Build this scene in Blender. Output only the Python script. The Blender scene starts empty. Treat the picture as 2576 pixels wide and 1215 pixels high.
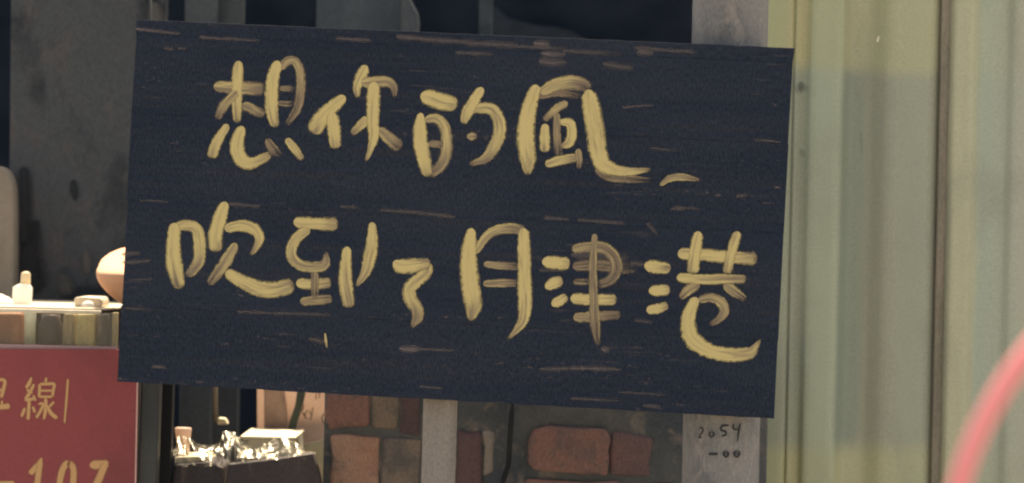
import bpy, bmesh, math, random
from mathutils import Vector, Matrix, noise as mnoise
random.seed(7)
S = bpy.context.scene
COL = S.collection

# ---------------------------------------------------------------- camera
CAM = Vector((0.0, -5.0, 1.35))
FRAME_W = 2.027                      # metres across the frame at the board (y = 0)
ROLL = math.radians(1.3)
cd = bpy.data.cameras.new('camera')
cd.sensor_width = 36.0
cd.lens = 36.0 * 5.0 / FRAME_W
cd.clip_start = 0.05
cd.clip_end = 500.0
cd.dof.use_dof = True
cd.dof.focus_distance = 5.02
cd.dof.aperture_fstop = 2.5
cam = bpy.data.objects.new('camera', cd)
COL.objects.link(cam)
cam.location = CAM
cam.rotation_mode = 'XYZ'
cam.matrix_world = Matrix.Translation(CAM) @ Matrix.Rotation(math.radians(90), 4, 'X') @ Matrix.Rotation(ROLL, 4, 'Z')
S.camera = cam

# ---------------------------------------------------------------- sky, sun, exposure
SUN_EL, SUN_AZ = math.radians(64), math.radians(4)      # sun stands high behind the stall
w = bpy.data.worlds.new('World')
S.world = w
w.use_nodes = True
wn = w.node_tree
sky = wn.nodes.new('ShaderNodeTexSky')
sky.sky_type = 'NISHITA'
sky.sun_disc = False
sky.sun_elevation = SUN_EL
sky.sun_rotation = SUN_AZ
sky.air_density = 1.0
sky.dust_density = 4.0
sky.ozone_density = 1.0
bg = wn.nodes['Background']
wn.links.new(sky.outputs[0], bg.inputs[0])
bg.inputs[1].default_value = 0.12
sl = bpy.data.lights.new('sun', 'SUN')
sl.energy = 5.0
sl.angle = math.radians(0.5)
sl.color = (1.0, 0.93, 0.82)
sun = bpy.data.objects.new('sun', sl)
COL.objects.link(sun)
sdir = Vector((math.sin(SUN_AZ) * math.cos(SUN_EL), math.cos(SUN_AZ) * math.cos(SUN_EL), math.sin(SUN_EL)))
sun.rotation_euler = sdir.to_track_quat('Z', 'Y').to_euler()
sun.location = (0, 6, 8)
vs = S.view_settings
vs.view_transform = 'Standard'
vs.look = 'None'
vs.exposure = 1.45
vs.gamma = 1.0
vs.use_curve_mapping = False
vs.use_white_balance = True
vs.white_balance_temperature = 8200
vs.white_balance_tint = 10
S.cycles.use_denoising = True
S.cycles.filter_width = 2.2
S.cycles.max_bounces = 8
S.cycles.transparent_max_bounces = 24
S.cycles.sample_clamp_indirect = 6.0

# ---------------------------------------------------------------- helpers
PX = FRAME_W / 2576.0
CR, SR = math.cos(ROLL), math.sin(ROLL)


def P(px, py, y=0.0):
    """point seen at (px, py) of a 2576 x 1215 view, at world depth y"""
    s = PX * (y - CAM.y) / 5.0
    dx, dz = (px - 1288.0) * s, -(py - 607.5) * s
    return Vector((CAM.x + dx * CR - dz * SR, y, CAM.z + dx * SR + dz * CR))


def tag(o, label=None, cat=None, group=None, kind=None):
    if label: o['label'] = label
    if cat: o['category'] = cat
    if group: o['group'] = group
    if kind: o['kind'] = kind
    return o


def empty(name, loc, label, cat, group=None):
    o = bpy.data.objects.new(name, None)
    COL.objects.link(o)
    o.location = loc
    o.empty_display_size = 0.05
    return tag(o, label, cat, group)


def world_of(o):
    v = Vector((0, 0, 0))
    while o:
        v += Vector(o.location)
        o = o.parent
    return v


def link(name, bm, mat, parent=None, smooth=False, recalc=True):
    """bm holds world coordinates; a top-level object gets its origin at its base"""
    if recalc:
        bmesh.ops.recalc_face_normals(bm, faces=bm.faces)
    if parent is None:
        xs = [v.co for v in bm.verts]
        org = Vector(((min(c.x for c in xs) + max(c.x for c in xs)) / 2,
                      (min(c.y for c in xs) + max(c.y for c in xs)) / 2, min(c.z for c in xs)))
        loc = org
    else:
        org = world_of(parent)
        loc = Vector((0, 0, 0))
    for v in bm.verts:
        v.co -= org
    if smooth:
        for f in bm.faces:
            f.smooth = True
    me = bpy.data.meshes.new(name)
    bm.to_mesh(me)
    bm.free()
    me.materials.append(mat)
    o = bpy.data.objects.new(name, me)
    COL.objects.link(o)
    o.location = loc
    if parent is not None:
        o.parent = parent
    return o


def prism_bm(pts, thick, bevel=0.0, seg=2, bm=None):
    """pts: world points of a front outline; extruded along +Y"""
    own = bm is None
    bm = bm or bmesh.new()
    fv = [bm.verts.new(p) for p in pts]
    bv = [bm.verts.new(p + Vector((0, thick, 0))) for p in pts]
    n = len(pts)
    bm.faces.new(fv)
    bm.faces.new(list(reversed(bv)))
    for i in range(n):
        j = (i + 1) % n
        bm.faces.new((fv[i], bv[i], bv[j], fv[j]))
    if bevel > 0 and own:
        bmesh.ops.recalc_face_normals(bm, faces=bm.faces)
        bmesh.ops.bevel(bm, geom=list(bm.edges), offset=bevel, segments=seg, affect='EDGES', profile=0.5, clamp_overlap=True)
    return bm


def slab(name, pts, y, thick, mat, parent=None, bevel=0.002, seg=2, smooth=False):
    return link(name, prism_bm([P(a, b, y) for a, b in pts], thick, bevel, seg), mat, parent, smooth)


def rect(x0, y0, x1, y1, lean=0.0):
    h = (y1 - y0) * lean
    return [(x0 + h, y0), (x1 + h, y0), (x1, y1), (x0, y1)]


def down(pts, y, z=0.0):
    """world outline of a standing thing: pixel points for the top corners, carried down to height z"""
    out = [P(a, b, y) for a, b in pts]
    out += [Vector((out[-1].x, y, z)), Vector((out[0].x, y, z))]
    return out


def blob_bm(rows, cx, n=28, rough=0.0, seed=0, squash=1.0, freq=40):
    """lathe from pixel rows (py, radius px, y centre, y-radius scale)"""
    bm = bmesh.new()
    rings = []
    for r in rows:
        py, rp, yc = r[0], r[1], r[2]
        cxx = r[3] if len(r) > 3 else cx
        c = P(cxx, py, yc)
        rm = rp * PX * (yc + 5) / 5
        ring = []
        for k in range(n):
            a = 2 * math.pi * k / n
            q = c + Vector((math.cos(a) * rm, math.sin(a) * rm * squash, 0))
            if rough:
                d = mnoise.noise(q * freq + Vector((seed, 0, 0))) + 0.5 * mnoise.noise(q * freq * 2.2 + Vector((seed, 3, 0)))
                q += Vector((math.cos(a), math.sin(a), 0.3)) * d * rough
            ring.append(bm.verts.new(q))
        rings.append(ring)
    for a, b in zip(rings, rings[1:]):
        for k in range(n):
            j = (k + 1) % n
            bm.faces.new((a[k], a[j], b[j], b[k]))
    bm.faces.new(rings[0])
    bm.faces.new(list(reversed(rings[-1])))
    return bm


def tube_bm(pts, r, n=10, closed=False, bm=None):
    bm = bm or bmesh.new()
    rings = []
    m = len(pts)
    for i, p in enumerate(pts):
        a = pts[(i - 1) % m] if (closed or i > 0) else pts[i]
        b = pts[(i + 1) % m] if (closed or i < m - 1) else pts[i]
        t = (b - a).normalized()
        u = t.cross(Vector((0, 1, 0.01))).normalized()
        v = t.cross(u).normalized()
        rr = r[i] if isinstance(r, (list, tuple)) else r
        rings.append([bm.verts.new(p + (u * math.cos(2 * math.pi * k / n) + v * math.sin(2 * math.pi * k / n)) * rr) for k in range(n)])
    pairs = list(zip(rings, rings[1:])) + ([(rings[-1], rings[0])] if closed else [])
    for A, B in pairs:
        for k in range(n):
            j = (k + 1) % n
            bm.faces.new((A[k], A[j], B[j], B[k]))
    if not closed:
        bm.faces.new(rings[0])
        bm.faces.new(list(reversed(rings[-1])))
    return bm


# ---------------------------------------------------------------- materials
class NT:
    def __init__(s, name):
        s.m = bpy.data.materials.new(name)
        s.m.use_nodes = True
        s.t = s.m.node_tree
        s.b = s.t.nodes['Principled BSDF']
        s.out = s.t.nodes['Material Output']

    def n(s, typ, **kw):
        nd = s.t.nodes.new(typ)
        for k, v in kw.items():
            setattr(nd, k, v)
        return nd

    def l(s, a, b):
        s.t.links.new(a, b)

    def val(s, x, sock):
        if isinstance(x, (int, float)):
            sock.default_value = x
        else:
            s.l(x, sock)

    def math(s, op, a, b=0.0, clamp=False):
        nd = s.n('ShaderNodeMath', operation=op, use_clamp=clamp)
        s.val(a, nd.inputs[0])
        s.val(b, nd.inputs[1])
        return nd.outputs[0]

    def ramp(s, x, lo, hi, a=0.0, b=1.0):
        nd = s.n('ShaderNodeMapRange', interpolation_type='SMOOTHSTEP')
        s.val(x, nd.inputs[0])
        nd.inputs[1].default_value, nd.inputs[2].default_value = lo, hi
        nd.inputs[3].default_value, nd.inputs[4].default_value = a, b
        return nd.outputs[0]

    def mix(s, f, a, b, mode='MIX'):
        nd = s.n('ShaderNodeMix', data_type='RGBA', blend_type=mode)
        s.val(f, nd.inputs[0])
        for x, k in ((a, 6), (b, 7)):
            if isinstance(x, (tuple, list)):
                nd.inputs[k].default_value = (*x[:3], 1)
            else:
                s.l(x, nd.inputs[k])
        return nd.outputs[2]

    def noise(s, vec, scale, detail=3.0, rough=0.55, dist=0.0):
        nd = s.n('ShaderNodeTexNoise')
        nd.inputs['Scale'].default_value = scale
        nd.inputs['Detail'].default_value = detail
        nd.inputs['Roughness'].default_value = rough
        nd.inputs['Distortion'].default_value = dist
        if vec is not None:
            s.l(vec, nd.inputs['Vector'])
        return nd.outputs[0]

    def pos(s, sc=(1, 1, 1), off=(0, 0, 0)):
        g = s.n('ShaderNodeNewGeometry')
        mp = s.n('ShaderNodeMapping')
        s.l(g.outputs['Position'], mp.inputs[0])
        mp.inputs['Scale'].default_value = sc
        mp.inputs['Location'].default_value = off
        return mp.outputs[0]

    def bump(s, h, strength=0.3, dist=0.002):
        nd = s.n('ShaderNodeBump')
        nd.inputs['Strength'].default_value = strength
        nd.inputs['Distance'].default_value = dist
        s.l(h, nd.inputs['Height'])
        s.l(nd.outputs[0], s.b.inputs['Normal'])


def surf(name, base, alt=None, scale=9.0, stretch=(1, 1, 1), rough=0.7, grain=0.12, metallic=0.0, spec=0.3,
         alt2=None, bump=0.25, trans=0.0, seed=0.0, contrast=(0.38, 0.64)):
    """weathered surface: base colour blotched towards alt (and alt2), with a fine streaky grain"""
    t = NT(name)
    p = t.pos(stretch, (seed, seed * .7, seed * .3))
    c = base
    if alt:
        f = t.ramp(t.noise(p, scale, 5.0, 0.6, 0.4), contrast[0], contrast[1])
        c = t.mix(f, base, alt)
    if alt2:
        f2 = t.ramp(t.noise(p, scale * 2.7, 4.0, 0.6, 0.8), 0.5, 0.72)
        c = t.mix(f2, c, alt2)
    g = t.noise(t.pos((330, 330, 120)), 1.0, 2.0, 0.75)
    gv = t.math('ADD', t.math('MULTIPLY', t.math('SUBTRACT', g, 0.5), grain * 9), 1.0)
    gr = t.n('ShaderNodeMix', data_type='RGBA', blend_type='MULTIPLY')
    gr.inputs[0].default_value = 1.0
    if isinstance(c, tuple):
        gr.inputs[6].default_value = (*c, 1)
    else:
        t.l(c, gr.inputs[6])
    t.l(gv, gr.inputs[7])
    t.l(gr.outputs[2], t.b.inputs['Base Color'])
    t.b.inputs['Roughness'].default_value = rough
    t.b.inputs['Metallic'].default_value = metallic
    t.b.inputs['Specular IOR Level'].default_value = spec
    if bump:
        t.bump(t.noise(p, scale * 6, 4.0), bump, 0.002)
    if trans > 0:
        tr = t.n('ShaderNodeBsdfTranslucent')
        t.l(gr.outputs[2], tr.inputs[0])
        mx = t.n('ShaderNodeMixShader')
        mx.inputs[0].default_value = trans
        t.l(t.b.outputs[0], mx.inputs[1])
        t.l(tr.outputs[0], mx.inputs[2])
        t.l(mx.outputs[0], t.out.inputs[0])
    return t.m


def paint_mat(name, thick, thin, streak=1.0, soft=0.35, solid=0.0, amax=1.0):
    """brushed paint on a ribbon. UV 'st': metres along / -1..1 across; UV 'op': 0..1 along / paint load"""
    t = NT(name)
    a = t.n('ShaderNodeUVMap', uv_map='st')
    b = t.n('ShaderNodeUVMap', uv_map='op')
    sa, sb = t.n('ShaderNodeSeparateXYZ'), t.n('ShaderNodeSeparateXYZ')
    t.l(a.outputs[0], sa.inputs[0])
    t.l(b.outputs[0], sb.inputs[0])
    u, v, tt, op = sa.outputs[0], sa.outputs[1], sb.outputs[0], sb.outputs[1]
    cv = t.n('ShaderNodeCombineXYZ')
    t.l(t.math('MULTIPLY', u, 10.0), cv.inputs[0])
    t.l(t.math('MULTIPLY', v, 1.9), cv.inputs[1])
    st = t.noise(cv.outputs[0], 1.0, 4.0, 0.52, 0.5)            # streaks along the stroke
    cb_ = t.n('ShaderNodeCombineXYZ')
    t.l(t.math('MULTIPLY', u, 26.0), cb_.inputs[0])
    t.l(t.math('MULTIPLY', v, 7.5), cb_.inputs[1])
    br = t.noise(cb_.outputs[0], 1.0, 3.0, 0.6, 0.2)           # single bristles
    st = t.math('ADD', t.math('MULTIPLY', st, .62), t.math('MULTIPLY', br, .38))
    fine = t.noise(t.pos((1, 1, 1)), 120.0, 3.0, 0.65)
    av = t.math('ABSOLUTE', v)
    rag = t.math('ADD', av, t.math('MULTIPLY', t.math('SUBTRACT', fine, 0.5), 0.55 * streak))
    edge = t.ramp(rag, 1.0 - soft, 1.0, 1.0, 0.0)
    # the brush lifts and dries towards the end
    dry = t.ramp(tt, 0.5, 1.0)
    load = t.math('ADD', op, t.math('MULTIPLY', t.math('SUBTRACT', st, 0.5), 2.3 * streak))
    load = t.math('SUBTRACT', load, t.math('MULTIPLY', dry, 0.34 * streak))
    ridge = t.math('MULTIPLY', t.ramp(av, 0.30, 0.75), 0.10)
    load = t.math('ADD', load, ridge)
    c = t.mix(t.ramp(load, 0.32, 1.02), thin, thick)
    cover = t.ramp(load, -0.22 - solid, 0.42 - solid)
    endf = t.math('MULTIPLY', t.ramp(t.math('ADD', tt, t.math('MULTIPLY', t.math('SUBTRACT', st, 0.5), 0.25)), 0.93, 1.04, 1.0, 0.0), 1.0)
    al = t.math('MULTIPLY', t.math('MULTIPLY', t.math('MULTIPLY', cover, edge), endf), amax)
    t.l(c, t.b.inputs['Base Color'])
    t.b.inputs['Roughness'].default_value = 0.62
    t.b.inputs['Specular IOR Level'].default_value = 0.25
    tr = t.n('ShaderNodeBsdfTransparent')
    mx = t.n('ShaderNodeMixShader')
    t.l(al, mx.inputs[0])
    t.l(tr.outputs[0], mx.inputs[1])
    t.l(t.b.outputs[0], mx.inputs[2])
    t.l(mx.outputs[0], t.out.inputs[0])
    return t.m


def glass_mat(name, tint=(1, 1, 1), gloss=0.08, rough=0.02):
    t = NT(name)
    t.t.nodes.remove(t.b)
    tr = t.n('ShaderNodeBsdfTransparent')
    tr.inputs[0].default_value = (*tint, 1)
    gl = t.n('ShaderNodeBsdfGlossy')
    gl.inputs['Roughness'].default_value = rough
    fr = t.n('ShaderNodeFresnel')
    fr.inputs[0].default_value = 1.45
    mx = t.n('ShaderNodeMixShader')
    t.l(t.math('ADD', fr.outputs[0], gloss, True), mx.inputs[0])
    t.l(tr.outputs[0], mx.inputs[1])
    t.l(gl.outputs[0], mx.inputs[2])
    t.l(mx.outputs[0], t.out.inputs[0])
    return t.m


M = {}
M['board_plain'] = surf('navy_painted_wood', (0.0155, 0.0225, 0.037), (0.0195, 0.0265, 0.040), 5, (1, 1, 9), 0.8, 0.22, spec=0.10,
                  alt2=(0.023, 0.0245, 0.033), bump=0.3)


def board_mat():
    t = NT('worn_navy_planks')
    g = t.n('ShaderNodeNewGeometry')
    r1 = t.n('ShaderNodeMapping')
    t.l(g.outputs['Position'], r1.inputs[0])
    d = P(1998, 121) - P(345, 49)
    r1.inputs['Rotation'].default_value = (0, math.atan2(d.z, d.x), 0)     # along the grain

    def mp(sc, off=(0, 0, 0)):
        m = t.n('ShaderNodeMapping')
        t.l(r1.outputs[0], m.inputs[0])
        m.inputs['Scale'].default_value = sc
        m.inputs['Location'].default_value = off
        return m.outputs[0]
    big = t.ramp(t.noise(mp((2.2, 1, 5)), 1.0, 4, .6, .5), .35, .68)
    c = t.mix(big, (0.0155, 0.0228, 0.0380), (0.0215, 0.0290, 0.0445))
    band = t.ramp(t.noise(mp((1.2, 1, 46), (3, 0, 1)), 1.0, 4, .65, .2), .42, .72)
    c = t.mix(t.math('MULTIPLY', band, .55), c, (0.030, 0.033, 0.042))
    # short scraped lines of bare wood, in clusters
    ln = t.noise(mp((7, 1, 105), (1, 0, 7)), 1.0, 3, .6, .15)
    cl = t.ramp(t.noise(mp((2.6, 1, 7), (8, 0, 3)), 1.0, 3, .6, .4),   .47, .70)
    sc = t.math('MULTIPLY', t.ramp(ln, .585, .70), cl)
    c = t.mix(t.math('MULTIPLY', sc, .62), c, (0.095, 0.080, 0.078))
    chip = t.ramp(t.noise(mp((38, 1, 120), (2, 0, 9)), 1.0, 4, .7, .6), .60, .68)
    area = t.ramp(t.noise(mp((1.5, 1, 13), (6, 0, 4)), 1.0, 3, .6, .3), .50, .64)
    c = t.mix(t.math('MULTIPLY', t.math('MULTIPLY', chip, area), .8), c, (0.115, 0.088, 0.082))
    ln2 = t.ramp(t.noise(mp((22, 1, 260), (5, 0, 2)), 1.0, 2, .6, .1), .66, .76)
    c = t.mix(t.math('MULTIPLY', ln2, .25), c, (0.09, 0.078, 0.078))
    gn = t.noise(t.pos((330, 330, 110)), 1.0, 2, .75)
    gv = t.math('ADD', t.math('MULTIPLY', t.math('SUBTRACT', gn, .5), 2.1), 1.0)
    mm = t.n('ShaderNodeMix', data_type='RGBA', blend_type='MULTIPLY')
    mm.inputs[0].default_value = 1
    t.l(c, mm.inputs[6])
    t.l(gv, mm.inputs[7])
    t.l(mm.outputs[2], t.b.inputs['Base Color'])
    t.b.inputs['Roughness'].default_value = .8
    t.b.inputs['Specular IOR Level'].default_value = .1
    t.bump(t.noise(mp((8, 1, 160)), 1.0, 4, .6), .4, .001)
    return t.m


M['board'] = board_mat()
M['batten'] = surf('dark_batten', (0.02, 0.026, 0.035), (0.012, 0.016, 0.022), 12, rough=0.8, spec=0.1)
M['paint'] = paint_mat('pale_yellow_brush_paint', (0.545, 0.435, 0.190), (0.200, 0.150, 0.100), 1.0, 0.45)
M['worn'] = paint_mat('worn_bare_wood', (0.19, 0.15, 0.145), (0.08, 0.07, 0.072), .8, 1.0, .25, .8)
M['stain'] = paint_mat('dark_stain', (0.008, 0.011, 0.014), (0.014, 0.018, 0.022), 0.9, 1.0, .2)
M['scuff'] = paint_mat('pale_scuff', (0.13, 0.11, 0.09), (0.08, 0.075, 0.07), 0.5, 0.95)
M['dark'] = surf('dark_back_wall', (0.0085, 0.0125, 0.021), (0.016, 0.022, 0.032), 3.5, rough=0.9, spec=0.05)
M['grey'] = surf('weathered_grey_panel', (0.066, 0.072, 0.077), (0.022, 0.027, 0.031), 5.5, (1, 1, .6), 0.8, 0.14, spec=0.1,
                 alt2=(0.084, 0.078, 0.078), bump=0.1, contrast=(.45, .70))
M['grey2'] = surf('grey_green_board', (0.074, 0.089, 0.096), (0.060, 0.072, 0.080), 5.0, (1, 1, .5), 0.8, 0.12, spec=0.1)
M['grey3'] = surf('dull_grey_board', (0.082, 0.090, 0.094), (0.058, 0.068, 0.077), 7.0, (1, 1, .5), 0.8, 0.12, spec=0.1, seed=3)
M['tarp'] = surf('dark_tarpaulin', (0.050, 0.062, 0.070), (0.03, 0.04, 0.048), 9.0, rough=0.6, spec=0.2)
M['pole'] = surf('grey_concrete', (0.212, 0.202, 0.188), (0.132, 0.132, 0.130), 11.0, (1, 1, .5), 0.85, 0.12,
                 alt2=(0.25, 0.22, 0.20), spec=0.2)
M['green'] = None
M['post'] = surf('beige_grey_timber', (0.235, 0.205, 0.18), (0.18, 0.155, 0.135), 14, (1, 1, .15), 0.85, 0.12)
M['charcoal'] = surf('charcoal_metal', (0.045, 0.048, 0.046), (0.03, 0.034, 0.036), 9, (1, 1, .3), 0.6, 0.1)
M['red'] = surf('red_sign_panel', (0.235, 0.045, 0.048), (0.180, 0.036, 0.040), 5, (1, 1, .6), 0.5, 0.06, spec=0.3, bump=0.05)
M['pinkrim'] = surf('pale_pink_edge', (0.55, 0.32, 0.28), None, rough=0.5, grain=0.05, bump=0)
M['orange'] = paint_mat('orange_lettering', (0.50, 0.285, 0.130), (0.42, 0.22, 0.10), 0.4, 0.55, 0.6)
M['ink'] = paint_mat('dark_ink', (0.012, 0.014, 0.018), (0.03, 0.03, 0.035), 0.5, 0.6, 0.3)
M['ink2'] = paint_mat('brown_marker', (0.035, 0.025, 0.022), (0.05, 0.035, 0.03), 0.3, 0.4, 0.8)
M['cream'] = surf('cream_laminate', (0.62, 0.55, 0.42), (0.5, 0.43, 0.32), 12, rough=0.4, grain=0.05, bump=0.1)
M['white'] = surf('white_plastic', (0.85, 0.84, 0.80), None, rough=0.4, grain=0.02, bump=0, trans=0.55)
M['capw'] = surf('ivory_plastic', (0.70, 0.62, 0.45), None, rough=0.4, grain=0.02, bump=0, trans=0.35)
M['cloth'] = surf('white_cloth', (0.85, 0.82, 0.78), (0.75, 0.72, 0.68), 30, rough=0.9, grain=0.03, trans=0.4)
M['peach'] = surf('peach_cloth', (0.62, 0.345, 0.215), (0.58, 0.31, 0.19), 25, rough=0.85, grain=0.04, bump=0.2)
M['beige'] = surf('beige_vinyl', (0.23, 0.195, 0.155), (0.19, 0.16, 0.125), 6, rough=0.6, grain=0.08)
M['glass'] = glass_mat('clear_glass', (0.90, 0.90, 0.86), 0.0)
M['brownpk'] = surf('brown_packet', (0.46, 0.22, 0.125), (0.30, 0.15, 0.09), 18, (1, 1, .3), 0.5, 0.1, trans=0.3)
M['paletube'] = surf('pale_tube', (0.80, 0.80, 0.68), (0.7, 0.7, 0.6), 20, (1, 1, .2), 0.4, 0.06, trans=0.3)
M['darkjar'] = surf('dark_brown_jar', (0.060, 0.045, 0.042), (0.16, 0.125, 0.095), 22, (1, 1, .25), 0.4, 0.1, contrast=(.5, .66))
M['yellowpk'] = surf('yellow_packet', (0.66, 0.55, 0.27), (0.52, 0.43, 0.21), 22, (1, 1, .3), 0.45, 0.1, trans=0.3)
M['olivepk'] = surf('olive_packet', (0.52, 0.43, 0.25), (0.22, 0.18, 0.12), 24, (1, 1, .3), 0.45, 0.1, trans=0.3)
M['counter'] = surf('dark_counter', (0.03, 0.022, 0.02), (0.05, 0.035, 0.03), 9, rough=0.6)
M['cardboard'] = surf('pinkish_cardboard', (0.74, 0.60, 0.51), (0.68, 0.54, 0.45), 9, rough=0.85, grain=0.04, trans=0.5)
M['mauve'] = surf('mauve_brown_film', (0.30, 0.21, 0.18), (0.42, 0.30, 0.25), 14, rough=0.6, grain=0.08, trans=0.3)
M['strap'] = surf('dark_green_strap', (0.045, 0.060, 0.052), (0.035, 0.045, 0.04), 20, rough=0.7)
M['tub'] = surf('cream_foam', (0.62, 0.55, 0.38), (0.50, 0.44, 0.30), 18, rough=0.6, grain=0.06)
M['film'] = None
M['darkbox'] = surf('dark_purple_brown_box', (0.046, 0.034, 0.035), (0.032, 0.026, 0.030), 10, (1, 1, .2), 0.6, 0.2,
                    alt2=(0.075, 0.058, 0.055))
M['mortar'] = surf('dirty_mortar', (0.080, 0.084, 0.085), (0.046, 0.056, 0.066), 7, rough=0.9, grain=0.14,
                   alt2=(0.140, 0.122, 0.108), bump=0.8)
M['brick_r'] = surf('red_brick', (0.195, 0.105, 0.090), (0.128, 0.084, 0.080), 13, rough=0.9, grain=0.14, alt2=(0.105, 0.085, 0.076), bump=0.8)
M['brick_o'] = surf('orange_brick', (0.325, 0.195, 0.140), (0.285, 0.155, 0.112), 12, rough=0.9, grain=0.14, bump=0.8, alt2=(0.19, 0.14, 0.115))
M['brick_m'] = surf('maroon_brick', (0.100, 0.062, 0.064), (0.070, 0.050, 0.054), 9, rough=0.9, grain=0.14)
M['brick_t'] = surf('tan_brick', (0.165, 0.128, 0.104), (0.095, 0.085, 0.078), 12, rough=0.9, grain=0.14)
M['black'] = surf('black_rubber', (0.006, 0.008, 0.011), None, rough=0.6, grain=0.05, bump=0)
M['pink'] = surf('coral_pink_plastic', (0.84, 0.27, 0.28), (0.84, 0.33, 0.33), 8, rough=0.35, grain=0.02, bump=0, trans=0.2)
M['pave'] = surf('grey_pavement', (0.24, 0.225, 0.20), (0.18, 0.17, 0.155), 3, rough=0.9, grain=0.1)


def green_mat():
    t = NT('faded_green_metal')
    g = t.n('ShaderNodeNewGeometry')
    s = t.n('ShaderNodeSeparateXYZ')
    t.l(g.outputs['Position'], s.inputs[0])
    # yellower bands above and below a greyer field
    wob = t.math('MULTIPLY', t.math('SUBTRACT', t.noise(t.pos((3, 3, 3)), 1.0, 3), 0.5), 0.05)
    z = t.math('ADD', s.outputs[2], wob)
    a = P(2200, 180, .6).z
    b = P(2200, 1130, .6).z
    fld = t.math('MULTIPLY', t.ramp(z, b - .03, b + .03), t.ramp(z, a - .022, a + .022, 1, 0))
    streak = t.ramp(t.noise(t.pos((9, 9, 0.6)), 1.0, 3, .5, .3), .36, .66)
    wx = t.math('MULTIPLY', t.math('SUBTRACT', t.noise(t.pos((2, 2, 1.4), (5, 5, 5)), 1.0, 3), 0.5), 0.03)
    x = t.math('ADD', s.outputs[0], wx)

    def stripes(stops):
        """old coats of paint, brushed on in upright stripes"""
        xa_, xb_ = P(1900, 607, .6).x, P(2920, 607, .6).x
        r = t.n('ShaderNodeValToRGB')
        r.color_ramp.interpolation = 'EASE'
        els = r.color_ramp.elements
        while len(els) < len(stops):
            els.new(.5)
        for e, (px, c_) in zip(els, stops):
            e.position = (P(px, 607, .6).x - xa_) / (xb_ - xa_)
        for e, (px, c_) in zip(els, stops):
            e.color = (c_[0] * 1.10, c_[1] * 1.16, c_[2] * 1.14, 1)
        f = t.n('ShaderNodeMapRange')
        t.l(x, f.inputs[0])
        f.inputs[1].default_value, f.inputs[2].default_value = xa_, xb_
        t.l(f.outputs[0], r.inputs[0])
        return r.outputs[0]
    c1 = stripes([(1910, (.27, .275, .19)), (2014, (.285, .290, .220)), (2036, (.330, .345, .250)), (2100, (.320, .335, .245)), (2124, (.225, .245, .195)), (2168, (.235, .245, .195)),
                  (2195, (.300, .290, .220)), (2325, (.300, .300, .228)), (2362, (.245, .235, .180)), (2398, (.410, .375, .255)), (2442, (.400, .370, .258)),
                  (2466, (.325, .350, .280)), (2530, (.350, .355, .280)), (2600, (.375, .360, .280)), (2900, (.36, .35, .27))])
    c0 = stripes([(1910, (.36, .35, .20)), (1985, (.385, .345, .195)), (2020, (.425, .372, .210)), (2040, (.360, .355, .225)), (2110, (.345, .345, .220)), (2130, (.385, .355, .222)),
                  (2330, (.375, .352, .225)), (2362, (.30, .27, .185)), (2398, (.410, .375, .255)), (2442, (.400, .370, .258)),
                  (2466, (.335, .355, .270)), (2530, (.360, .355, .270)), (2600, (.375, .360, .275)), (2900, (.36, .35, .27))])
    c0 = t.mix(t.math('MULTIPLY', streak, .25), c0, (.30, .31, .21))
    c1 = t.mix(t.math('MULTIPLY', streak, .25), c1, (.26, .27, .20))
    c = t.mix(fld, c0, c1)
    bl = t.ramp(t.noise(t.pos((5, 5, 2.5), (4, 0, 2)), 1.0, 5, .6, .5), .46, .74)
    c = t.mix(t.math('MULTIPLY', bl, 0.35), c, (0.23, 0.235, 0.19))
    gn = t.noise(t.pos((300, 300, 240)), 1.0, 2, .7)
    gv = t.math('ADD', t.math('MULTIPLY', t.math('SUBTRACT', gn, .5), .7), 1.0)
    mm = t.n('ShaderNodeMix', data_type='RGBA', blend_type='MULTIPLY')
    mm.inputs[0].default_value = 1
    t.l(c, mm.inputs[6])
    t.l(gv, mm.inputs[7])
    t.l(mm.outputs[2], t.b.inputs['Base Color'])
    t.b.inputs['Roughness'].default_value = 0.55
    t.b.inputs['Specular IOR Level'].default_value = 0.3
    return t.m


M['green'] = green_mat()


def film_mat():
    t = NT('crumpled_clear_film')
    t.b.inputs['Base Color'].default_value = (0.34, 0.31, 0.24, 1)
    t.b.inputs['Roughness'].default_value = 0.27
    t.b.inputs['Metallic'].default_value = 0.5
    t.bump(t.noise(t.pos((70, 70, 26)), 1.0, 2, .5, .8), .55, .005)
    t.b.inputs['Specular IOR Level'].default_value = 0.9
    tr = t.n('ShaderNodeBsdfTransparent')
    mx = t.n('ShaderNodeMixShader')
    f = t.ramp(t.noise(t.pos((70, 70, 14)), 1.0, 3, .6), .40, .66, 0.08, 0.85)
    t.l(f, mx.inputs[0])
    t.l(tr.outputs[0], mx.inputs[1])
    t.l(t.b.outputs[0], mx.inputs[2])
    t.l(mx.outputs[0], t.out.inputs[0])
    return t.m


M['film'] = film_mat()


# ---------------------------------------------------------------- ribbon strokes
def catmull(pts, step):
    """pts of (x, y, w) -> evenly sampled list"""
    out = []
    n = len(pts)
    for i in range(n - 1):
        p0, p1, p2, p3 = pts[max(i - 1, 0)], pts[i], pts[i + 1], pts[min(i + 2, n - 1)]
        L = math.hypot(p2[0] - p1[0], p2[1] - p1[1])
        m = max(2, int(L / step))
        for k in range(m):
            t = k / m
            q = []
            for c in range(3):
                a, b, cc, d = p0[c], p1[c], p2[c], p3[c]
                q.append(0.5 * (2 * b + (cc - a) * t + (2 * a - 5 * b + 4 * cc - d) * t * t + (3 * b - a - 3 * cc + d) * t ** 3))
            q[2] = p1[2] + (p2[2] - p1[2]) * t
            out.append(q)
    out.append(list(pts[-1]))
    return out


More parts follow.
